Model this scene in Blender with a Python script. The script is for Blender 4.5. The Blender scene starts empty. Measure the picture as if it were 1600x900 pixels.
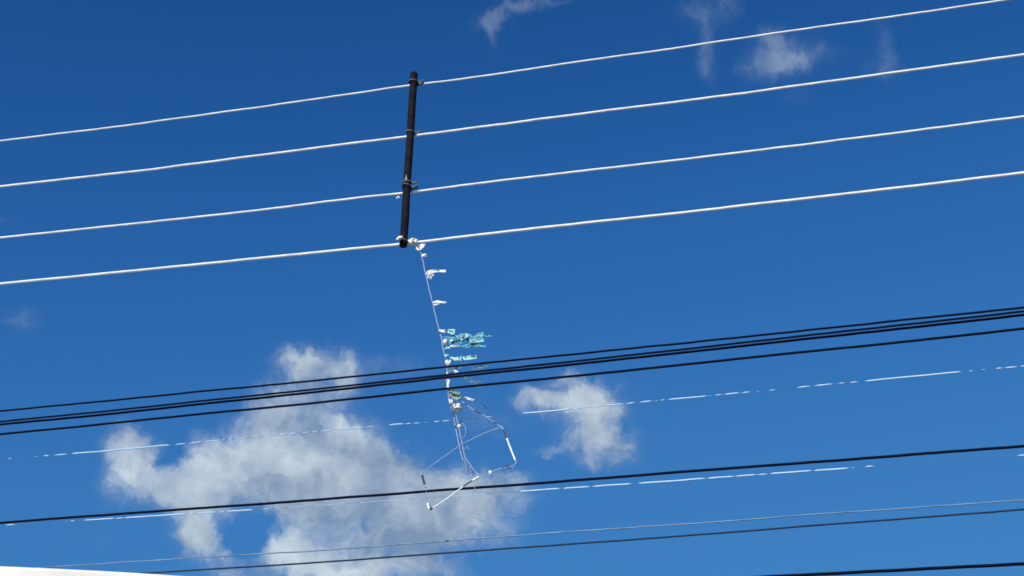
import bpy, bmesh, math, random
from mathutils import Vector, Matrix, noise

# ------------------------------------------------------------------ camera, world, sun
FPX = 2000.0                      # focal length in photo pixels (1600 wide)
PITCH = math.radians(28.0)
CAM = Vector((0, 0, 1.6))
CP, SP = math.cos(PITCH), math.sin(PITCH)
sc = bpy.context.scene
C = sc.collection
cam_d = bpy.data.cameras.new('camera')
cam_d.sensor_width = 36.0
cam_d.lens = 36.0 * FPX / 1600.0
cam_d.clip_start = 0.05
cam_d.clip_end = 20000
cam = bpy.data.objects.new('camera', cam_d)
cam.location = CAM
cam.rotation_euler = (math.radians(90) + PITCH, 0, 0)
C.objects.link(cam)
sc.camera = cam
sc.render.engine = 'CYCLES'
sc.cycles.use_denoising = False
sc.cycles.filter_width = 1.6
sc.cycles.max_bounces = 6
sc.view_settings.view_transform = 'Standard'
sc.view_settings.look = 'None'
sc.view_settings.gamma = 1
sc.view_settings.use_curve_mapping = False
sc.view_settings.exposure = 0.0
SUN_EL = math.radians(30)
SUN_AZ = math.radians(205)        # compass-like, 0 = +Y (view direction), clockwise: behind and left

def ray(px, py):                  # direction of a photo pixel
    x = (px - 800) / FPX; y = (450 - py) / FPX
    return Vector((x, CP - y * SP, SP + y * CP))
def azel(px, py):
    d = ray(px, py).normalized()
    return math.atan2(d.x, d.y), math.asin(d.z)

SKY_STR = 0.1
def build_world():
    w = bpy.data.worlds.new('World'); sc.world = w; w.use_nodes = True
    try:
        w.cycles.sampling_method = 'MANUAL'; w.cycles.sample_map_resolution = 512
    except Exception: pass
    nt = w.node_tree; N = nt.nodes; L = nt.links; N.clear()
    def n(t, **k):
        o = N.new(t)
        for a, b in k.items(): setattr(o, a, b)
        return o
    def put(sock, v):
        if isinstance(v, bpy.types.NodeSocket): L.new(v, sock)
        else: sock.default_value = v
    def m(op, a, b=0.0, c=None, clamp=False):
        o = n('ShaderNodeMath', operation=op, use_clamp=clamp)
        put(o.inputs[0], a); put(o.inputs[1], b)
        if c is not None: put(o.inputs[2], c)
        return o.outputs[0]
    def smooth(v, lo, hi, tmin=0.0, tmax=1.0):
        o = n('ShaderNodeMapRange', interpolation_type='SMOOTHSTEP')
        put(o.inputs[0], v); o.inputs[1].default_value = lo; o.inputs[2].default_value = hi
        o.inputs[3].default_value = tmin; o.inputs[4].default_value = tmax
        return o.outputs[0]
    sky = n('ShaderNodeTexSky', sky_type='NISHITA', sun_disc=False)
    sky.sun_elevation = SUN_EL; sky.sun_rotation = SUN_AZ
    sky.altitude = 0; sky.air_density = SKY_AIR; sky.dust_density = SKY_DUST; sky.ozone_density = SKY_OZONE
    # the phone's deep-blue rendering of the sky: channel response curves on the physical sky
    sep = n('ShaderNodeSeparateColor'); L.new(sky.outputs[0], sep.inputs[0])
    com = n('ShaderNodeCombineColor')
    for i, (A, c0, g) in enumerate(SKY_RESP):
        q = m('POWER', m('DIVIDE', c0, m('MAXIMUM', sep.outputs[i], 1e-4)), g)
        L.new(m('DIVIDE', A, m('ADD', q, 1.0)), com.inputs[i])
    bg = n('ShaderNodeBackground'); L.new(com.outputs[0], bg.inputs[0]); bg.inputs[1].default_value = SKY_STR
    # clouds, laid out in azimuth and elevation on the sky
    tc = n('ShaderNodeTexCoord')
    sx = n('ShaderNodeSeparateXYZ'); L.new(tc.outputs['Generated'], sx.inputs[0])
    az = m('ARCTAN2', sx.outputs[0], sx.outputs[1]); el = m('ARCSINE', sx.outputs[2])
    cxyz = n('ShaderNodeCombineXYZ'); L.new(az, cxyz.inputs[0]); L.new(el, cxyz.inputs[1])
    p = cxyz.outputs[0]
    def noi(scale, detail, rough, off=(0, 0, 0), vec=None, lac=2.1):
        t = n('ShaderNodeTexNoise', noise_dimensions='3D')
        t.inputs['Scale'].default_value = scale; t.inputs['Detail'].default_value = detail
        t.inputs['Roughness'].default_value = rough; t.inputs['Lacunarity'].default_value = lac
        a = n('ShaderNodeVectorMath', operation='ADD'); L.new(vec or p, a.inputs[0]); a.inputs[1].default_value = off
        L.new(a.outputs[0], t.inputs['Vector'])
        return t
    def warp(vec, scale, amp, off, detail=3):
        t = noi(scale, detail, 0.55, off, vec)
        s = n('ShaderNodeVectorMath', operation='SUBTRACT'); L.new(t.outputs['Color'], s.inputs[0]); s.inputs[1].default_value = (.5, .5, .5)
        k = n('ShaderNodeVectorMath', operation='MULTIPLY'); L.new(s.outputs[0], k.inputs[0]); k.inputs[1].default_value = (amp, amp, 0)
        a = n('ShaderNodeVectorMath', operation='ADD'); L.new(vec, a.inputs[0]); L.new(k.outputs[0], a.inputs[1])
        return a.outputs[0]
    pw1 = warp(p, 24.0, 0.026, (3.1, 7.7, 1.3))
    pw = warp(pw1, 80.0, 0.016, (9.1, 2.7, 5.3))
    def blobs(lst, vec):
        tot = None
        xy = n('ShaderNodeSeparateXYZ'); L.new(vec, xy.inputs[0]); X, Y = xy.outputs[0], xy.outputs[1]
        for (cx, cy, rx, ry, rot, wt) in lst:
            a, e = azel(cx, cy)
            r = math.radians(rot); cr, sr = math.cos(r), math.sin(r)
            ix, iy = FPX * math.cos(e) / rx, FPX / ry
            u = m('MULTIPLY_ADD', X, cr * ix, m('MULTIPLY_ADD', Y, sr * ix, -(a * cr + e * sr) * ix))
            v = m('MULTIPLY_ADD', X, -sr * iy, m('MULTIPLY_ADD', Y, cr * iy, (a * sr - e * cr) * iy))
            r2 = m('MULTIPLY_ADD', u, u, m('MULTIPLY', v, v))
            ex = m('EXPONENT', m('MULTIPLY', r2, -0.8))
            tot = m('MULTIPLY_ADD', ex, wt, tot if tot is not None else 0.0)
        return tot
    D = blobs(CLOUD, pw)
    f1 = noi(30.0, 9, 0.58, (1.7, 4.2, 0.4), pw).outputs['Fac']
    f2 = noi(110.0, 7, 0.6, (6.7, 1.2, 2.4), pw).outputs['Fac']
    nz = m('ADD', m('MULTIPLY', m('SUBTRACT', f1, 0.5), 1.35), m('MULTIPLY', m('SUBTRACT', f2, 0.5), 0.8))
    # noise acts in proportion to the local amount of cloud
    dens = m('ADD', D, m('MULTIPLY', nz, smooth(D, 0.0, 0.55)))
    alpha = smooth(dens, 0.0, 1.15)
    alpha = m('MULTIPLY', alpha, smooth(dens, 0.3, 1.6, 0.86, 0.97))
    T = blobs([(x, y, rx * 1.35, ry * 1.35, ro, w_ * .85) for x, y, rx, ry, ro, w_ in THIN], pw)
    thin = smooth(m('ADD', T, m('MULTIPLY', m('MULTIPLY', nz, 0.8), smooth(T, 0.0, 0.6))), 0.0, 1.15, 0.0, 0.42)
    alpha = m('SUBTRACT', 1.0, m('MULTIPLY', m('SUBTRACT', 1.0, alpha), m('SUBTRACT', 1.0, thin)))
    B = blobs(BRIGHT, pw)
    f3 = noi(34.0, 5, 0.5, (11.7, 3.2, 8.4), pw1).outputs['Fac']
    lit = m('ADD', m('ADD', B, 0.30), m('ADD', m('MULTIPLY', m('SUBTRACT', f3, 0.5), 1.5), m('MULTIPLY', m('SUBTRACT', f2, 0.5), 0.55)), clamp=True)
    mix = n('ShaderNodeMix', data_type='RGBA')
    L.new(lit, mix.inputs[0]); mix.inputs[6].default_value = CLOUD_GREY; mix.inputs[7].default_value = CLOUD_LIT
    cb = n('ShaderNodeBackground'); L.new(mix.outputs[2], cb.inputs[0]); cb.inputs[1].default_value = SKY_STR
    ms = n('ShaderNodeMixShader'); L.new(alpha, ms.inputs[0]); L.new(bg.outputs[0], ms.inputs[1]); L.new(cb.outputs[0], ms.inputs[2])
    out = n('ShaderNodeOutputWorld'); L.new(ms.outputs[0], out.inputs[0])

SKY_AIR, SKY_DUST, SKY_OZONE = 1.0, 0.3, 3.0
# (ceiling, half-way level, steepness) per channel
SKY_RESP = [(0.596, 1.227, 2.8), (2.67, 1.918, 2.2), (5.93, 2.613, 2.6)]
CLOUD_LIT = (6.1, 7.1, 7.9, 1)
CLOUD_GREY = (2.15, 3.1, 4.6, 1)
# centre x, y, radii in photo-pixel angles, rotation, amount
CLOUD = [
 (470,566,30,20,0,.7),(500,575,38,24,0,.6),(543,568,16,26,0,.6),(490,615,50,26,0,.7),(545,600,24,18,0,.3),
 (430,650,34,34,0,.7),(540,668,38,24,0,.6),(500,665,50,22,0,.5),(560,690,30,30,0,.5),
 (195,695,26,26,0,.75),(215,735,32,34,0,.8),(245,765,46,22,0,.6),
 (315,712,34,26,20,.6),(335,750,60,36,0,.8),(300,765,40,26,0,.5),(400,705,50,38,0,.9),(430,745,80,34,0,.8),
 (500,720,70,36,0,.9),(560,745,80,38,0,.9),(620,745,46,32,-30,.7),(650,775,60,30,0,.8),(700,760,44,24,0,.6),
 (745,762,48,24,0,.5),(800,768,40,20,0,.35),(800,745,28,10,0,.3),
 (300,805,26,24,0,.75),(322,840,30,28,0,.7),(290,835,18,20,0,.4),(345,800,40,14,0,.35),(365,862,30,16,0,.4),
 (450,790,54,18,0,.6),(470,830,34,34,0,.55),(540,805,60,32,0,.7),(600,835,60,36,0,.7),(660,820,50,34,0,.65),
 (720,805,46,32,0,.6),(770,800,44,26,0,.55),(710,855,50,30,0,.4),(790,840,34,24,0,.25),
 (440,866,44,22,0,.8),(500,882,50,20,0,.8),(580,885,60,22,0,.75),(650,890,60,18,0,.6),(360,893,26,10,0,.55),(540,925,200,20,0,.5),
 (270,712,14,22,-15,-.6),(385,838,24,24,0,-.75),(375,850,20,10,0,-.35),(570,818,18,10,-20,-.6),(745,870,40,16,0,-.3),(610,868,24,10,0,-.3),(455,640,14,9,0,-.3),(520,600,14,7,0,-.3),
 (880,622,44,20,0,.9),(880,592,20,9,0,.6),(840,622,26,14,0,.6),(930,635,38,28,0,1.0),(960,650,18,18,0,.4),
 (920,680,40,24,0,.75),(950,700,38,24,0,.75),(975,690,18,14,0,.4),(930,728,26,12,0,.4),(862,702,26,8,0,.38),
]
THIN = [
 (765,660,34,14,0,0.49),(735,640,26,18,0,0.32),
 (800,18,40,9,14,0.53),(768,48,9,20,10,0.46),(775,25,20,12,0,0.35),(860,2,30,6,10,0.39),
 (1104,62,8,36,8,0.53),(1080,28,16,11,0,0.53),(1130,14,17,14,35,0.49),(1098,98,7,16,0,0.44),
 (1222,82,26,20,0,0.73),(1242,96,24,12,0,0.63),(1206,58,12,8,0,0.35),(1175,108,14,12,0,0.46),(1290,88,34,10,0,0.26),
 (1380,66,9,30,0,0.39),(1376,104,18,12,0,0.35),(1245,150,20,12,0,0.18),
 (36,500,20,11,0,0.56),(8,340,12,7,0,0.26),(640,575,40,12,0,0.32),(590,580,22,14,0,0.35),(800,560,40,8,0,0.25),
 (1030,680,26,12,0,0.21),(130,835,16,10,0,0.25),(157,845,5,12,0,0.21),
]
BRIGHT = [
 (475,566,26,18,0,.35),(540,570,16,20,0,.3),(395,690,50,24,0,.6),(460,728,60,18,0,.4),(320,720,40,26,0,.4),(300,760,50,24,0,.3),
 (205,735,30,40,0,.5),(545,665,40,20,0,.4),(330,810,30,30,0,.3),(440,862,32,22,0,.7),(500,888,44,14,0,.6),(560,892,40,12,0,.5),
 (550,742,30,20,0,.25),(720,740,30,14,0,.35),(660,790,40,24,0,.2),
 (925,630,40,24,0,.6),(870,622,30,14,0,.25),(950,692,26,16,0,.2),(880,590,18,8,0,.25),(1232,92,24,14,0,.2),
 (585,722,50,24,0,-.22),(560,690,24,16,0,.2),(650,745,30,14,0,.15),(560,800,50,24,0,-.25),(610,790,24,14,0,.15),(650,858,60,26,0,-.45),(480,680,30,14,0,-.2),
]
build_world()

sun_d = bpy.data.lights.new('sun', 'SUN'); sun_d.energy = 4.5; sun_d.angle = math.radians(0.53); sun_d.color = (1.0, 0.96, 0.90)
sun = bpy.data.objects.new('sun', sun_d); C.objects.link(sun)
sdir = Vector((math.sin(SUN_AZ) * math.cos(SUN_EL), math.cos(SUN_AZ) * math.cos(SUN_EL), math.sin(SUN_EL)))
sun.rotation_euler = sdir.to_track_quat('Z', 'Y').to_euler()

# ------------------------------------------------------------------ helpers
def mat(name, col, rough=0.5, metal=0.0, var=0.15, scale=40.0, bump=0.0, spec=0.5):
    mt = bpy.data.materials.new(name); mt.use_nodes = True
    nt = mt.node_tree; b = nt.nodes['Principled BSDF']
    b.inputs['Roughness'].default_value = rough; b.inputs['Metallic'].default_value = metal
    b.inputs['Specular IOR Level'].default_value = spec
    tc = nt.nodes.new('ShaderNodeTexCoord')
    nz = nt.nodes.new('ShaderNodeTexNoise'); nz.inputs['Scale'].default_value = scale; nz.inputs['Detail'].default_value = 6
    nt.links.new(tc.outputs['Object'], nz.inputs['Vector'])
    rp = nt.nodes.new('ShaderNodeValToRGB')
    rp.color_ramp.elements[0].position = 0.3; rp.color_ramp.elements[1].position = 0.7
    lo = [max(0, c * (1 - var)) for c in col]; hi = [min(1, c * (1 + var)) for c in col]
    rp.color_ramp.elements[0].color = (*lo, 1); rp.color_ramp.elements[1].color = (*hi, 1)
    nt.links.new(nz.outputs['Fac'], rp.inputs[0]); nt.links.new(rp.outputs[0], b.inputs['Base Color'])
    if bump:
        bp = nt.nodes.new('ShaderNodeBump'); bp.inputs['Strength'].default_value = bump; bp.inputs['Distance'].default_value = 0.002
        nt.links.new(nz.outputs['Fac'], bp.inputs['Height']); nt.links.new(bp.outputs[0], b.inputs['Normal'])
    return mt

def film(name, col, clear=0.35, transl=0.5, rough=0.35):
    """thin plastic film: part lets light straight through, part glows with light from behind"""
    mt = mat(name, col, rough, 0, 0.25, 60.0)
    nt = mt.node_tree; b = nt.nodes['Principled BSDF']; out = nt.nodes['Material Output']
    src = b.inputs['Base Color'].links[0].from_socket
    tr = nt.nodes.new('ShaderNodeBsdfTranslucent'); nt.links.new(src, tr.inputs[0])
    tp = nt.nodes.new('ShaderNodeBsdfTransparent')
    m1 = nt.nodes.new('ShaderNodeMixShader'); m1.inputs[0].default_value = transl
    nt.links.new(b.outputs[0], m1.inputs[1]); nt.links.new(tr.outputs[0], m1.inputs[2])
    m2 = nt.nodes.new('ShaderNodeMixShader'); m2.inputs[0].default_value = clear
    nt.links.new(m1.outputs[0], m2.inputs[1]); nt.links.new(tp.outputs[0], m2.inputs[2])
    nt.links.new(m2.outputs[0], out.inputs[0])
    return mt

M = {
 'aluminium': mat('aluminium', (0.72, 0.75, 0.77), 0.55, 0.0, 0.16, 18, 0.0),
 'black_cable': mat('black_cable', (0.002, 0.004, 0.014), 0.8, 0, 0.3, 30, 0, 0.1),
 'faded_cable': mat('faded_cable', (0.012, 0.028, 0.06), 0.7, 0, 0.3, 20, 0, 0.2),
 'grey_wire': mat('grey_wire', (0.12, 0.21, 0.34), 0.5, 0, 0.35, 9, 0),
 'dull_wire': mat('dull_wire', (0.07, 0.14, 0.24), 0.6, 0, 0.3, 30, 0),
 'painted_glint': mat('painted_glint', (0.40, 0.58, 0.80), 0.45, 0, 0.1, 30, 0),  # pale colour standing in for sun glints on the thin wires
 'spacer': mat('spacer_pole', (0.007, 0.006, 0.009), 0.8, 0, 0.7, 25, 0.3, 0.15),
 'tie': mat('tie_wire', (0.16, 0.15, 0.16), 0.5, 0, 0.2, 30),
 'string': mat('string', (0.27, 0.34, 0.50), 0.8, 0, 0.15, 60),
 'cream_rag': film('cream_rag', (0.88, 0.84, 0.76), 0.0, 0.12, 0.8),
 'white_film': film('white_film', (0.86, 0.92, 0.90), 0.0, 0.12),
 'cyan_film': film('cyan_film', (0.50, 0.84, 0.86), 0.10, 0.25),
 'teal_film': film('teal_film', (0.13, 0.50, 0.64), 0.30, 0.30),
 'olive_film': film('olive_film', (0.22, 0.36, 0.36), 0.68, 0.4),
 'stick_white': mat('stick_white', (0.75, 0.82, 0.80), 0.5, 0, 0.08, 60),
 'stick_dark': mat('stick_dark', (0.03, 0.045, 0.07), 0.6, 0, 0.3, 60),
 'tan_string': mat('tan_string', (0.50, 0.42, 0.42), 0.8, 0, 0.1, 60),
}

def link(name, bm, m, parent=None, smooth=True):
    me = bpy.data.meshes.new(name); bm.to_mesh(me); bm.free()
    for mm in (m if isinstance(m, (list, tuple)) else [m]): me.materials.append(mm)
    if smooth:
        for f in me.polygons: f.use_smooth = True
    o = bpy.data.objects.new(name, me); C.objects.link(o)
    if parent:
        o.parent = parent
        o.location = -parent.location
    return o
def recenter(o, at):              # put a mesh's origin at a point on it
    o.data.transform(Matrix.Translation(-Vector(at))); o.location = Vector(at)
    return o
def tag(o, label, cat, group=None):
    o['label'] = label; o['category'] = cat
    if group: o['group'] = group
    return o
def thing(name, loc, label, cat, group=None):
    o = bpy.data.objects.new(name, None); o.empty_display_size = 0.1; o.location = loc; C.objects.link(o)
    bpy.context.view_layer.update()
    return tag(o, label, cat, group)

def tube(bm, pts, rad, seg=10, mi=0, cap=True):
    pts = [Vector(p) for p in pts]
    rads = rad if isinstance(rad, (list, tuple)) else [rad] * len(pts)
    rings = []
    up = Vector((0.13, 0.37, 0.92)).normalized()
    for i, p in enumerate(pts):
        t = (pts[min(i + 1, len(pts) - 1)] - pts[max(i - 1, 0)]).normalized()
        a = t.cross(up)
        if a.length < 1e-3: a = t.cross(Vector((1, 0, 0)))
        a.normalize(); b = t.cross(a).normalized()
        rings.append([bm.verts.new(p + (a * math.cos(k * 2 * math.pi / seg) + b * math.sin(k * 2 * math.pi / seg)) * rads[i]) for k in range(seg)])
    for r0, r1 in zip(rings, rings[1:]):
        for k in range(seg):
            f = bm.faces.new((r0[k], r0[(k + 1) % seg], r1[(k + 1) % seg], r1[k])); f.material_index = mi
    if cap:
        for r in (rings[0][::-1], rings[-1]):
            f = bm.faces.new(r); f.material_index = mi
    return rings

# ------------------------------------------------------------------ the vertical plane the wires run in
ZL, ZR = 5.87, 4.82               # view depth of the lowest bright conductor at the two picture edges
A0 = CAM + ray(0, 443.5) * ZL
B0 = CAM + ray(1600, 270) * ZR
hd = (B0 - A0); hd.z = 0; hd.normalize()
PN = Vector((hd.y, -hd.x, 0))     # plane normal
if PN.dot(CAM - A0) < 0: PN = -PN # towards the camera
def at(px, py, toward=0.0):       # where a sight line meets the wires' plane (moved towards the viewer by some metres)
    d = ray(px, py); q = A0 + PN * toward
    return CAM + d * ((q - CAM).dot(PN) / d.dot(PN))
MPP = 5.35 / FPX                  # metres per photo pixel near the spacer

def interp(pts, x):
    # piecewise cubic (Catmull-Rom in x), straight beyond the ends
    if x <= pts[0][0]:
        (x0, y0), (x1, y1) = pts[0], pts[1]
        if len(pts) > 2: x1, y1 = pts[2]
        return y0 + (y1 - y0) * (x - x0) / (x1 - x0)
    if x >= pts[-1][0]:
        (x0, y0), (x1, y1) = pts[-2], pts[-1]
        if len(pts) > 2: x0, y0 = pts[-3]
        return y1 + (y1 - y0) * (x - x1) / (x1 - x0)
    for i in range(len(pts) - 1):
        if pts[i][0] <= x <= pts[i + 1][0]:
            p0 = pts[max(i - 1, 0)]; p1 = pts[i]; p2 = pts[i + 1]; p3 = pts[min(i + 2, len(pts) - 1)]
            t = (x - p1[0]) / (p2[0] - p1[0]); h = p2[0] - p1[0]
            m1 = (p2[1] - p0[1]) / (p2[0] - p0[0]) * h; m2 = (p3[1] - p1[1]) / (p3[0] - p1[0]) * h
            return (2*t**3 - 3*t*t + 1)*p1[1] + (t**3 - 2*t*t + t)*m1 + (-2*t**3 + 3*t*t)*p2[1] + (t**3 - t*t)*m2

def wire_path(pts, toward, wob=0.0, seed=0, xs=None):
    out = []
    for x in (xs or range(0, 1601, 10)):
        y = interp(pts, x) + wob * noise.noise(Vector((x * 0.021, seed * 7.3, 0))) + wob * .5 * noise.noise(Vector((x * 0.07, seed * 3.1, 5)))
        out.append(at(x, y, toward))
    return out
def extend(path, metres=14.0):
    a = path[0] - path[6]; a.normalize(); b = path[-1] - path[-7]; b.normalize()
    L = [path[0] + a * metres * k / 4 for k in (4, 3, 2, 1)]; R = [path[-1] + b * metres * k / 4 for k in (1, 2, 3, 4)]
    # spans rise gently towards their poles
    for i, k in enumerate((4, 3, 2, 1)): L[i].z += 0.0015 * (metres * k / 4) ** 2
    for i, k in enumerate((1, 2, 3, 4)): R[i].z += 0.0015 * (metres * k / 4) ** 2
    return L + path + R
def wire(name, pts, rpx, m, label, cat, group, toward=0.0, wob=0.5, seed=0, extra=None):
    p = wire_path(pts, toward, wob, seed)
    full = extend(p)
    bm = bmesh.new(); tube(bm, full, rpx * MPP, 12)
    o = link(name, bm, m)
    recenter(o, p[80])
    return tag(o, label, cat, group)

# ------------------------------------------------------------------ ground and low building
def ground():
    bm = bmesh.new()
    s = 3000
    vs = [bm.verts.new((x, y, 0)) for x, y in ((-s, -s), (s, -s), (s, s), (-s, s))]
    bm.faces.new(vs)
    o = link('ground', bm, mat('dry_ground', (0.20, 0.19, 0.16), 0.9, 0, 0.3, 0.8), smooth=False)
    o['kind'] = 'structure'
ground()

def building():
    H = 2.95
    def onz(px, py, z): 
        d = ray(px, py); return CAM + d * ((z - CAM.z) / d.z)
    # top edge of the white roof as seen in the picture
    e = [(-260, 873.5), (-120, 878.5), (0, 883.2), (80, 886.6), (160, 890.6), (240, 895.4), (320, 901.0), (420, 909)]
    pts = [onz(x, y, H) for x, y in e]
    back = Vector((-hd.y, hd.x, 0))
    if back.y < 0: back = -back
    dirn = (pts[-1] - pts[0]).normalized(); bk = Vector((-dirn.y, dirn.x, 0))
    if bk.dot(Vector((-1, 0.3, 0))) < 0: bk = -bk
    t = thing('building', (pts[0].x, pts[0].y, 0), 'white rendered flat roof edge of a low building at the lower left corner', 'building')
    # fascia + roof deck: rounded upper lip
    bm = bmesh.new()
    prof = [(0.02, -0.42), (0.0, -0.42), (0.0, -0.014), (0.004, -0.004), (0.014, 0.0), (0.16, 0.0), (0.17, -0.01), (0.17, -0.12), (3.2, -0.12)]
    rings = []
    a = pts[0] + (pts[0] - pts[1]).normalized() * 1.2
    b = pts[-1] + (pts[-1] - pts[-2]).normalized() * 1.0
    P = [a] + pts + [b]
    for p in P: rings.append([bm.verts.new(p + bk * u + Vector((0, 0, v))) for u, v in prof] + [bm.verts.new(p + bk * 3.2 + Vector((0, 0, -0.42)))])
    nP = len(rings[0])
    for r0, r1 in zip(rings, rings[1:]):
        for k in range(nP): bm.faces.new((r0[k], r0[(k + 1) % nP], r1[(k + 1) % nP], r1[k]))
    bm.faces.new(rings[0][::-1]); bm.faces.new(rings[-1])
    bmesh.ops.recalc_face_normals(bm, faces=bm.faces)
    roof_m = mat('white_render', (0.80, 0.77, 0.69), 0.7, 0, 0.08, 5, 0.3)
    link('roof', bm, roof_m, t, smooth=False)
    bm = bmesh.new()
    cs = [P[0] + bk * .25, P[-1] + bk * .25, P[-1] + bk * 3.1, P[0] + bk * 3.1]
    lo = [bm.verts.new((c.x, c.y, 0)) for c in cs]; hi = [bm.verts.new((c.x, c.y, H - .425)) for c in cs]
    for k in range(4): bm.faces.new((lo[k], lo[(k + 1) % 4], hi[(k + 1) % 4], hi[k]))
    bm.faces.new(hi)
    bmesh.ops.recalc_face_normals(bm, faces=bm.faces)
    link('wall', bm, mat('cream_wall', (0.62, 0.58, 0.5), 0.8, 0, 0.08, 6, 0.3), t, smooth=False)
building()

# ------------------------------------------------------------------ four bright conductors
G1 = 'bright bare conductors held by the dark spacer'
W1 = [(0,220),(90,209),(170,199.5),(311,180.5),(440,162.5),(560,145),(640,133.5),(740,121),(900,97),(1060,74.5),(1200,53.5),(1400,25),(1570,0),(1600,-4.5)]
W2 = [(0,291.5),(140,275.5),(230,265.5),(400,243.5),(560,222.5),(640,213),(740,200),(900,179),(1060,159),(1200,140.5),(1400,113),(1600,85.5)]
W3 = [(0,371.5),(200,350.5),(400,329),(560,309),(636,301),(740,287.5),(900,268.5),(1060,250),(1200,233),(1400,208),(1600,182)]
W4 = [(0,443.5),(200,424),(400,404),(560,388),(630,381),(740,368),(900,350),(1060,333),(1200,317),(1400,294),(1600,270)]
wire('conductor_wire', W1, 1.6, M['aluminium'], 'highest of the four bright bare wires, tied near the top of the dark spacer', 'wire', G1, wob=.5, seed=1)
wire('conductor_wire', W2, 2.0, M['aluminium'], 'second bright bare wire from the top of the dark spacer', 'wire', G1, wob=.5, seed=2)
wire('conductor_wire', W3, 1.85, M['aluminium'], 'third bright bare wire from the top, tied below the grey mark on the spacer', 'wire', G1, wob=.5, seed=3)
wire('conductor_wire', W4, 2.2, M['aluminium'], 'lowest of the four bright bare wires, with the kite tail knotted to it', 'wire', G1, wob=.4, seed=4)

# ------------------------------------------------------------------ black cables in front of the kite tail
G2 = 'black cables crossing in front of the kite tail'
K1 = [(0,642),(160,627),(320,611),(480,595.7),(720,571),(880,555),(1120,530.7),(1280,514),(1440,497),(1600,480.5)]
K2 = [(0,659),(160,643),(320,626),(480,609.5),(720,583.3),(880,566.3),(1120,540),(1280,522),(1440,504.5),(1600,486.5)]
K3 = [(0,663.2),(160,648),(320,630.7),(480,614),(720,587.5),(880,571),(1120,545),(1280,527.3),(1440,510),(1600,492)]
K4 = [(0,678.7),(160,662.7),(320,646.3),(480,630.7),(720,605),(880,589.3),(1120,564.3),(1280,547.5),(1440,531),(1600,513.5)]
wire('black_cable', K1, 1.5, M['black_cable'], 'topmost black cable of the group of four crossing the kite tail', 'cable', G2, .16, .5, 5)
wire('black_cable', K2, 1.5, M['black_cable'], 'upper of the two black cables that run close together across the kite tail', 'cable', G2, .17, .4, 6)
wire('black_cable', K3, 1.8, M['black_cable'], 'lower of the two black cables that run close together across the kite tail', 'cable', G2, .15, .4, 7)
wire('black_cable', K4, 1.75, M['black_cable'], 'separate black cable just below the close pair crossing the kite tail', 'cable', G2, .16, .4, 8)
K5 = [(0,817),(160,805),(320,793.5),(480,782),(720,763.7),(880,752),(1120,733),(1280,721.5),(1440,709),(1600,697)]
wire('black_cable', K5, 1.95, M['black_cable'], 'thick black cable passing behind the lower rod of the kite frame', 'cable', None, -.10, .5, 9)
K6 = [(1100,906.5),(1220,900.2),(1340,894.2),(1440,889),(1520,885),(1600,881)]
wire('black_cable', K6, 2.15, M['black_cable'], 'black cable cutting the bottom right corner of the picture', 'cable', None, -.10, .3, 10)
K7 = [(160,899.5),(240,894.7),(320,890),(480,880),(720,862.3),(880,851),(1120,833.3),(1280,820.5),(1440,808.5),(1600,796)]
wire('thin_cable', K7, 1.25, M['faded_cable'], 'thin dark cable just under the thin pale grey wire near the bottom', 'cable', None, -.10, .4, 11)
K8 = [(100,884.7),(320,870.5),(480,861.3),(720,843.5),(880,831.7),(1120,815.5),(1280,803.5),(1440,792.5),(1600,781.5)]
wire('thin_wire', K8, 1.0, M['grey_wire'], 'thin pale grey wire, lowest light one, just above the thin dark cable', 'wire', None, -.10, .8, 12)

# ------------------------------------------------------------------ two thin wires, their sun glints painted on as thicker pale segments
def patchy(pts, segs, label, toward, seed, rc=.2, rs=1.1):
    ev = []                       # (x, radius, material)
    x = 0.0
    for (a, b, k) in segs:
        ev.append((a, b, k))
    bm = bmesh.new()
    base = wire_path(pts, toward, .5, seed, list(range(0, 1601, 8)))
    tube(bm, extend(base), rc * MPP, 8, 0)
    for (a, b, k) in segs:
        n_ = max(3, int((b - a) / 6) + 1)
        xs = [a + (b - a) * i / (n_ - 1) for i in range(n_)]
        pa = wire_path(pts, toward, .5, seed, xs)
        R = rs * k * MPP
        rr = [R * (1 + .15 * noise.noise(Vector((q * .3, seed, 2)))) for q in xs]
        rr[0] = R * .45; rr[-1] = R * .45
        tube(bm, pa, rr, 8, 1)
    o = link('glint_wire', bm, [M['dull_wire'], M['painted_glint']])
    recenter(o, base[100])
    tag(o, label, 'wire', 'thin wires with painted sun glints')
D1 = [(15,717),(68,712.3),(160,705),(320,690),(465,677),(610,664),(700,657.3),(815,646),(880,640.5),(985,630),(1120,617.5),(1210,609),(1250,605),(1440,587),(1500,581),(1600,572)]
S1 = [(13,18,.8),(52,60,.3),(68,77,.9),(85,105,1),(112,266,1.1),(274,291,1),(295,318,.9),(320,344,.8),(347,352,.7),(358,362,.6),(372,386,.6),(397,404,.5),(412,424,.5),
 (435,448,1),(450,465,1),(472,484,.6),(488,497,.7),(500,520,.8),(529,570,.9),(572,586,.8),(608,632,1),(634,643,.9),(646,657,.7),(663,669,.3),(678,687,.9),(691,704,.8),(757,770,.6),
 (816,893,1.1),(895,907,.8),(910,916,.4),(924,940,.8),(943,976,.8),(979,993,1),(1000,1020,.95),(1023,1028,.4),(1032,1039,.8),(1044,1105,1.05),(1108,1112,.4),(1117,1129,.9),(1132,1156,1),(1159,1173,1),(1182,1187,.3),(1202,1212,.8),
 (1246,1267,1.05),(1273,1302,1),(1307,1309,.4),(1311,1320,.9),(1328,1341,.9),(1352,1502,1.15),(1514,1520,.7),(1534,1540,.4),(1556,1567,.9),(1570,1590,1),(1594,1625,1)]
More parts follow.
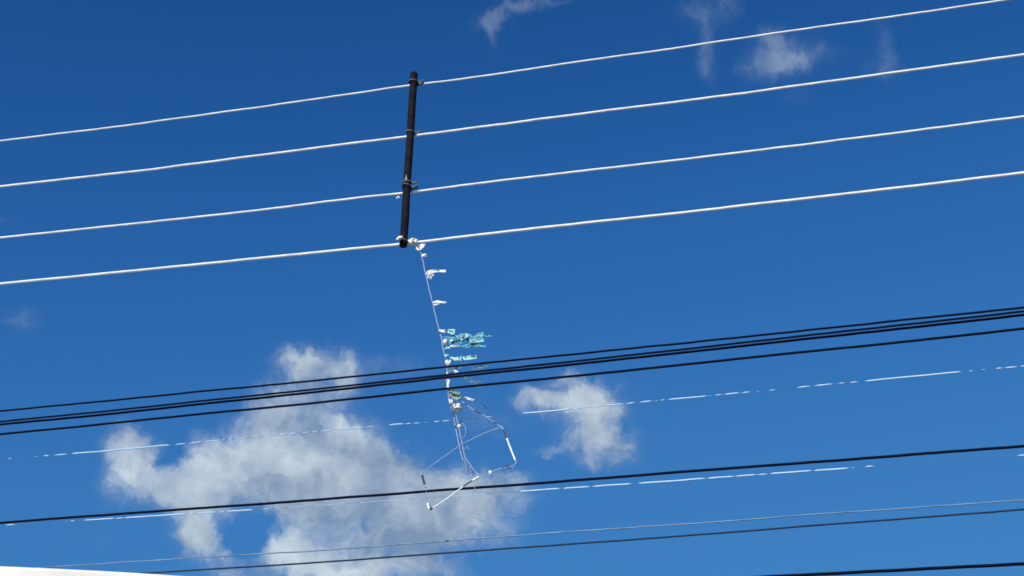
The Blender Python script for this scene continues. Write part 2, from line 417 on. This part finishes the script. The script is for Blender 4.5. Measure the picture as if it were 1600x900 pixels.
patchy(D1, S1, 'upper thin wire with painted broken white glints, running through the middle of the kite tail', -.08, 21)
D2 = [(10,820),(132,813),(292,803),(400,796),(600,782.5),(808,768),(987,756),(1120,746.5),(1204,740.5),(1327,731.2),(1366,728.3),(1600,711.5)]
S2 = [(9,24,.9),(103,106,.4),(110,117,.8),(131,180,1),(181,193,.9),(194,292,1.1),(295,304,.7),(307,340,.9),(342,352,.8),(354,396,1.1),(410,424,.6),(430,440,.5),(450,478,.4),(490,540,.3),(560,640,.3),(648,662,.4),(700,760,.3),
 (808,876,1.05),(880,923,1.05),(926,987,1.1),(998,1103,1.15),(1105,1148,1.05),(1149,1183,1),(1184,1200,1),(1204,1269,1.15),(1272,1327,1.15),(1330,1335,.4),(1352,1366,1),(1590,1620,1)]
patchy(D2, S2, 'lower thin wire with painted broken white glints, just beneath the thick black cable', -.08, 22)

# ------------------------------------------------------------------ the spacer pole
def spacer():
    top, bot = at(647, 115.5, .028), at(630, 384, .028)
    t = thing('line_spacer', bot, 'upright dark plastic spacer pole tied across the four bright wires', 'line spacer')
    R = 6.3 * MPP
    ax = (top - bot)
    bm = bmesh.new()
    n_ = 40
    pts = []; rr = []
    for i in range(n_ + 1):
        k = i / n_
        p = bot + ax * k + Vector((noise.noise(Vector((k * 4, 1, 0))), 0, 0)) * .0018
        pts.append(p); rr.append(R * (1 + .035 * noise.noise(Vector((k * 9, 5, 1)))))
    # softened rims
    pts = [bot - ax.normalized() * .004] + pts + [top + ax.normalized() * .004]; rr = [R * .8] + rr + [R * .8]
    tube(bm, pts, rr, 24)
    link('pole', bm, M['spacer'], t)
    def band(k, tilt, m, w=1.6, up=0):
        c = bot + ax * k
        bm = bmesh.new(); ring = []
        a = Vector((1, 0, 0)); b = PN
        for i in range(25):
            th = i * 2 * math.pi / 24
            ring.append(c + a * math.cos(th) * R * 1.08 + b * math.sin(th) * R * 1.08 + Vector((0, 0, tilt * math.cos(th))))
        tube(bm, ring, w * MPP * .5, 6)
        # twisted tail of the tie on the right, lying along the conductor
        e = c + a * R * 1.08 + Vector((0, 0, tilt))
        tube(bm, [e, e + hd * .012 + Vector((0, 0, -.006)), e + hd * .03 + Vector((0, 0, .004))], w * MPP * .6, 6)
        return link('tie_wire', bm, m, t)
    L = lambda y: (384 - y) / (384 - 115.5)
    band(L(128.5), .002, M['tie'], 2.2); band(L(131.5), -.004, M['spacer'], 2.6)
    band(L(211.3), .001, M['tie'], 2.4); band(L(290), .002, M['tie'], 2.6); band(L(294.5), -.003, M['tie'], 1.8)
    band(L(298), -.003, M['spacer'], 2.4); band(L(376.5), -.004, M['tie'], 2.0)
    # pale scuffed mark above the third tie
    bm = bmesh.new()
    c = bot + ax * L(285.5); vs = []
    for (u, v) in ((-2.2, -4), (2.6, -4), (1.4, 1), (.3, 6), (-.8, 1)):
        th = math.asin(max(-1, min(1, (u - .2) / 6.9)))
        vs.append(c + Vector((1, 0, 0)) * math.sin(th) * (R + .0012) + PN * math.cos(th) * (R + .0012) + Vector((0, 0, v * MPP)))
    f0 = [bm.verts.new(v) for v in vs]; f1 = [bm.verts.new(v + PN * .001) for v in vs]
    bm.faces.new(f1); bm.faces.new(f0[::-1])
    for k in range(5): bm.faces.new((f0[k], f0[(k + 1) % 5], f1[(k + 1) % 5], f1[k]))
    bmesh.ops.recalc_face_normals(bm, faces=bm.faces)
    link('tape_scrap', bm, mat('grey_scuff', (.22, .25, .28), .7), t, smooth=False)
spacer()

# ------------------------------------------------------------------ the wrecked kite and its tail
rnd = random.Random(5)
def strip(bm, pts, w, curl=0.5, seed=0, thick=0.0009, mi=0, toward=0.0, zz=1.0, fray=0.0):
    """a crumpled ribbon of film through photo points; w = widths in photo px"""
    P = []
    n_ = max(6, int(sum(math.hypot(pts[i+1][0]-pts[i][0], pts[i+1][1]-pts[i][1]) for i in range(len(pts)-1)) / 1.6))
    ws = w if isinstance(w, (list, tuple)) else [w] * len(pts)
    rows = []
    for i in range(n_ + 1):
        s = i / n_ * (len(pts) - 1); k = min(int(s), len(pts) - 2); t = s - k
        x = pts[k][0] * (1 - t) + pts[k + 1][0] * t; y = pts[k][1] * (1 - t) + pts[k + 1][1] * t
        wd = (ws[k] * (1 - t) + ws[k + 1] * t)
        tx, ty = pts[k + 1][0] - pts[k][0], pts[k + 1][1] - pts[k][1]; l = math.hypot(tx, ty) or 1
        nx, ny = -ty / l, tx / l
        row = []
        for j in range(5):
            u = j / 4 - .5
            wob = noise.noise(Vector((x * .16, y * .16 + seed, j * .4))) * wd * .12
            dz = curl * min(wd, 5.0) * MPP * (noise.noise(Vector((x * .22 + seed, u * 2.5, y * .2))) * 1.3 + .35 * math.cos(u * 6.2 + seed))
            edge = 1 + fray * noise.noise(Vector((x * .9, u * 9, seed))) 
            row.append((x + nx * (u * wd * edge + wob), y + ny * (u * wd * edge + wob), toward + dz * zz))
        rows.append(row)
    def grid(off):
        return [[bm.verts.new(at(x, y, d + off)) for (x, y, d) in row] for row in rows]
    g0 = grid(0); g1 = grid(thick)
    R_, Cn = len(rows), 5
    for i in range(R_ - 1):
        for j in range(Cn - 1):
            for g, fl in ((g1, False), (g0, True)):
                q = (g[i][j], g[i + 1][j], g[i + 1][j + 1], g[i][j + 1])
                f = bm.faces.new(q[::-1] if fl else q); f.material_index = mi
    for i in range(R_ - 1):
        for j in (0, Cn - 1): bm.faces.new((g0[i][j], g0[i + 1][j], g1[i + 1][j], g1[i][j])).material_index = mi
    for j in range(Cn - 1):
        for i in (0, R_ - 1): bm.faces.new((g0[i][j], g0[i][j + 1], g1[i][j + 1], g1[i][j])).material_index = mi

def lump(bm, px, py, rx, ry, seed=0, toward=0.0, sub=3, amp=.35):
    """a tight knot of crumpled film"""
    c = at(px, py, toward)
    r = bmesh.ops.create_icosphere(bm, subdivisions=sub, radius=1.0)
    for v in r['verts']:
        q = v.co.copy(); n1 = noise.noise(q * 1.7 + Vector((seed, 0, 0))); n2 = noise.noise(q * 4 + Vector((0, seed, 0)))
        k = 1 + amp * 1.6 * n1 + amp * n2
        v.co = c + hd * (q.x * rx * MPP * k) + Vector((0, 0, 1)) * (q.z * ry * MPP * k / CP) + PN * (q.y * min(rx, ry) * .8 * MPP * k)

kite_root = thing('kite', at(652, 383), 'wrecked kite frame and ragged teal and white tail hanging from the lowest bright wire', 'kite')
def kpart(name, bm, m, smooth=True): return link(name, bm, m, kite_root, smooth)
def cord(name, pts, rpx, m, toward=0.0, wob=.4, seed=0):
    out = []
    for (a, b) in zip(pts, pts[1:]):
        n_ = max(2, int(math.hypot(b[0] - a[0], b[1] - a[1]) / 3))
        for i in range(n_): out.append((a[0] + (b[0] - a[0]) * i / n_, a[1] + (b[1] - a[1]) * i / n_))
    out.append(pts[-1])
    P = [at(x + wob * noise.noise(Vector((x * .2, y * .2, seed))), y + wob * noise.noise(Vector((y * .2, x * .2, seed + 9))), toward) for x, y in out]
    bm = bmesh.new(); tube(bm, P, rpx * MPP, 6)
    return kpart(name, bm, m)

# knots at the wire
bm = bmesh.new()
lump(bm, 643, 377.5, 4.5, 4.2, 1, .02, amp=.6); lump(bm, 648, 378.5, 4.2, 5.0, 2, .01, amp=.7); lump(bm, 651, 381, 3.5, 4.2, 3, .0, amp=.6)
strip(bm, [(641,380),(646,373),(651,378)], [2, 4, 3], .8, 3, toward=.03)
kpart('knot', bm, M['cream_rag'])
bm = bmesh.new()
strip(bm, [(650,385),(655,388),(660,384),(664,381)], [4, 8, 7, 2.5], .7, 4, toward=.01); lump(bm, 655, 388, 4.5, 3.6, 8)
kpart('knot', bm, M['white_film'])
bm = bmesh.new()
strip(bm, [(619.5,374),(624,371),(629,370)], [2, 5, 3], .6, 6, toward=.07); lump(bm, 624.5, 372, 2.8, 2.6, 12, .06)
kpart('knot', bm, M['cream_rag'])
bm = bmesh.new(); strip(bm, [(619,310),(622,306.5),(625,309.5)], [1, 1.6, 1], .6, 6, toward=.01); kpart('knot', bm, M['white_film'])

# tail line
cord('tail_string', [(656,389),(658,396),(663,418),(667,437),(676,474),(683,503),(687,518),(690,529),(692,543),(694,552),(697,562),(700,590),(700,608),(702,628),(706,640)], .95, M['string'], 0, .8, 1)
cord('tail_string', [(706,640),(709,652),(712,668),(717,693),(721,712),(724,722)], 1.0, M['string'], 0, .8, 2)
cord('tail_string', [(711,642),(714,655),(718,672),(721,688),(724,704),(727,716),(733,724),(741,735),(749,744)], .9, M['string'], .01, .9, 3)
cord('bridle_string', [(717,657),(723,661),(727,668),(728,676),(726,682),(722,686)], .55, M['string'], .02, .5, 4)
cord('bridle_string', [(720,626),(739,640),(758,650),(772,660),(784,668)], .75, M['string'], 0, .6, 5)
cord('bridle_string', [(659,739),(672,729),(693,714),(712,701),(724,693),(744,683),(764,674),(784,667)], .75, M['string'], .015, .8, 6)
cord('bridle_string', [(659,740),(680,741),(702,741)], .3, M['string'], 0, .6, 7)
cord('bridle_string', [(724,704),(730,697),(733,704)], .5, M['string'], .02, .6, 8)
cord('bridle_string', [(806,724),(800,735),(792,746)], .28, M['string'], 0, .4, 9)
cord('bridle_string', [(732,722),(738,745),(742,765),(744,785),(748,801)], .32, M['tan_string'], .0, 1.4, 10)
cord('bridle_string', [(726,720),(730,738),(738,744),(745,750)], .35, M['tan_string'], .02, 1.4, 11)
cord('bridle_string', [(752,629),(757,634),(762,640)], .4, M['stick_dark'], .02, .6, 12)

# small knotted white rags on the tail
def rag(parts, m='white_film', name='rag'):
    bm = bmesh.new()
    for q in parts:
        if q[0] == 's': strip(bm, q[1], q[2], .6, q[3], toward=.01)
        else: lump(bm, q[1], q[2], q[3], q[4], q[5], .01)
    return kpart(name, bm, M[m])
rag([('s', [(659,399),(663,398.5),(667,398.5)], [3, 4.4, 3.8], 2)])
rag([('l', 672, 428, 5.2, 4.6, 3), ('s', [(665,427),(673,424),(684,423.3),(697,423.6)], [4, 5, 3.8, 3.6], 4), ('s', [(668,434),(671,431),(678,429)], [2, 5, 4], 5)])
rag([('s', [(671,436),(673,434.5),(675,435.5)], [1.5, 2.5, 1.2], 8)], 'cyan_film')
rag([('s', [(676.5,473),(682,471),(690,472),(698,472.3)], [3, 4, 3, 2.4], 6), ('s', [(677,475),(682,476.5),(687,475.5)], [3, 3.8, 2.6], 7)])
rag([('s', [(684.5,515.5),(690,517),(697,517.5)], [2, 4.2, 4.2], 9)])
rag([('s', [(698.5,517),(703,518.5),(708,520.5)], [4, 5, 4.5], 10), ('s', [(710,514.5),(709,519),(708,523)], [3, 4, 3.5], 11), ('s', [(700,515.5),(706,515.3),(711,515.2)], [2, 2, 2.2], 12)], 'cyan_film')
rag([('l', 696, 534, 3.8, 3.8, 14)])
rag([('s', [(703,540),(708,540.6),(719,539.7)], [2, 3.4, 2.0], 15)])
rag([('s', [(733,534.5),(740,534),(748,533),(756,531)], [3.5, 2, 3.4, 5.0], 16), ('l', 736, 534, 2.4, 2, 17)], 'cyan_film')
# big torn sheet of teal film
bm = bmesh.new()
strip(bm, [(690,527),(698,527),(706,529),(713,526),(716,531)], [1.5, 2.5, 6, 12, 10], .3, 20, fray=.2)
strip(bm, [(700,535),(712,532),(722,528),(732,526),(738,530)], [5, 12, 16, 12, 9], .3, 21, toward=-.01, fray=.2)
kpart('torn_film', bm, M['teal_film'])
bm = bmesh.new()
strip(bm, [(733,531),(741,529),(750,524),(757,521)], [4, 9, 9, 5], .3, 22, fray=.3)
strip(bm, [(755,520.5),(760,525),(768,525)], [4, 4, 1.2], .8, 23, fray=.6)
strip(bm, [(715,540),(726,541),(736,539),(748,540),(760,541)], [2, 5, 7, 5, 2], .5, 24, fray=.4)
strip(bm, [(730,540),(738,536),(746,536)], [3, 6, 3], .9, 25, fray=.5)
kpart('torn_film', bm, M['teal_film'])
for q, w_, c_, sd in (([(703,533),(712,527),(713,523)], [3, 6, 2], .8, 26), ([(720,531),(727,524.5),(733,524)], [3, 7, 4], .8, 27),
        ([(739,541),(748,539.5),(759,540.5)], [2, 2.6, 1.2], .5, 28), ([(694,545),(699,542),(704,544)], [2, 3, 1.5], .8, 29), ([(740,528),(747,524),(753,523)], [2, 3.5, 2], .6, 30)):
    bm = bmesh.new(); strip(bm, q, w_, c_, sd); kpart('torn_film', bm, M['cyan_film'])
# second torn strip, two pale panels
rag([('s', [(703,558),(709,560.5),(714,562),(717,560)], [2.5, 4.5, 6, 8], 31), ('s', [(719,563.5),(719.8,559),(720.5,556)], [3.4, 2.8, 2], 32)], 'cyan_film')
rag([('s', [(724,556.5),(725,560),(727,562.5)], [3, 4, 3], 33), ('s', [(727,559.5),(735,558.5),(745,557.3)], [6, 6.5, 5.5], 34)], 'cyan_film')
rag([('s', [(693,552),(697,554),(702,554.5)], [1.5, 2.2, 1], 35), ('s', [(694,553),(695.5,558),(699,555)], [1.5, 2.6, 1.3], 36)], 'cyan_film')
rag([('l', 699.5, 567, 3.6, 3.8, 37), ('s', [(696,562),(698,567),(700,571)], [3, 3, 2.6], 38), ('s', [(704,562),(702,567),(699,571)], [2, 3, 2.6], 39)])
for q, w_, sd in (([(699,578),(710,576),(722,571),(734,568)], [7, 8, 6, 2], 40), ([(736,577),(746,574),(758,571),(764,573)], [3, 7, 7, 2], 41),
        ([(722,585),(730,593),(742,597),(752,596)], [4, 5, 8, 3], 42), ([(736,602),(746,604),(753,606)], [3, 6, 2], 43)):
    bm = bmesh.new(); strip(bm, q, w_, .9, sd, fray=.45); kpart('torn_film', bm, M['olive_film'])
rag([('s', [(709,578),(713,581),(716,582)], [1.5, 4.5, 2.5], 44)])
rag([('l', 699, 583, 1.5, 1.8, 45)])
rag([('s', [(699.5,592.5),(700,600),(699.5,608)], [5, 4, 4.2], 46), ('s', [(696.5,594.5),(700,594.5),(703.5,594.5)], [2, 2, 2], 47)])
bm = bmesh.new()
strip(bm, [(700,611),(707,611),(714,613.5),(718,619)], [3, 5, 6, 5], 1.0, 48, fray=.4)
strip(bm, [(701,616),(708,619),(716,622),(721,620)], [3, 6, 8, 4], 1.0, 49, fray=.4)
strip(bm, [(704,612),(712,616),(720,624)], [2, 3, 4], 1.0, 50, fray=.4)
kpart('torn_film', bm, film('sage_film', (.38, .50, .44), .15, .4))
rag([('s', [(725,621),(733,623),(742,625.5)], [3, 3.2, 2.2], 51)])
rag([('s', [(704,624),(707,629),(711,636)], [3, 5, 4], 52), ('s', [(712,628),(715,631),(719.5,631)], [4, 4.5, 2], 53), ('s', [(701.5,622),(703,627),(704,631)], [2, 2.6, 2], 57)])
rag([('l', 715, 639, 5.2, 4.6, 54), ('s', [(709,637),(714,639.5),(721,640)], [4, 9, 5], 55)])
rag([('s', [(704,632),(705,637),(706,642)], [1.5, 2.8, 2], 58)], 'olive_film')
rag([('l', 718, 664, 3.8, 3.2, 56), ('s', [(713,663),(718,664),(724,662)], [3, 5, 2.2], 57)])

# the broken frame
def rod(pts, r, m, name='frame_rod', toward=.02):
    bm = bmesh.new()
    P = [at(x, y, toward) for x, y in pts]
    dense = []
    for a, b in zip(P, P[1:]): dense += [a.lerp(b, i / 6) for i in range(6)]
    dense.append(P[-1])
    rr = [.85 * r * MPP * (1 + .08 * noise.noise(Vector((i * .7, r, 3)))) for i in range(len(dense))]
    tube(bm, dense, rr, 10)
    return kpart(name, bm, M[m])
rod([(784,667),(786.5,672)], 1.5, 'string'); rod([(786,671.5),(789,678),(792,685)], 1.5, 'stick_dark')
rod([(792,685),(796,696),(801,709),(805.5,720)], 1.6, 'stick_white')
rod([(805.5,720),(807,723),(804,727),(800,729)], 1.1, 'string')
rod([(800,729),(793,730),(784,731.5),(774,735),(767,738.5)], 1.1, 'string'); rod([(795,726.5),(790,728.3),(785,730)], 1.0, 'stick_dark', toward=.03)
bm = bmesh.new(); lump(bm, 766, 738, 2.6, 2.2, 60, .02); strip(bm, [(765,739),(764,742)], [2, 1.5], .5, 61); kpart('knot', bm, M['white_film'])
rod([(749,744.5),(743,748),(738,751)], 1.7, 'stick_white', toward=.04)
rod([(738,751),(731,755),(724,760)], 1.15, 'stick_dark', toward=.04)
rod([(724,760),(716,766),(698,779.5),(676,794)], 1.1, 'stick_white', toward=.04)
rod([(676,794),(672,796.5)], 1.3, 'stick_dark', toward=.04)
rod([(668.5,786.5),(671,796)], 2.2, 'stick_white', toward=.04); rod([(671,787),(673.5,794)], .9, 'stick_dark', toward=.045)
rod([(658,738),(660,743)], 2.0, 'string'); rod([(659.5,742.5),(661.5,750),(663.5,757)], 2.0, 'stick_dark')
rod([(663.5,757),(665,762)], 1.3, 'string')
cord('bridle_string', [(665,762),(667,774),(669,787)], .3, M['string'], .02, .4, 13)
cord('bridle_string', [(767,738),(758,742),(749,745)], .45, M['string'], .02, .4, 14)
bm = bmesh.new(); lump(bm, 748, 802, 1.4, 1.4, 62, .0, 2); kpart('knot', bm, M['tan_string'])
print('SPACER', (at(647,115)-at(630,384)).length, at(640,134), at(640,381), 'K4', at(720,605), at(0,443), at(1600,270), at(1600,881,-.1))
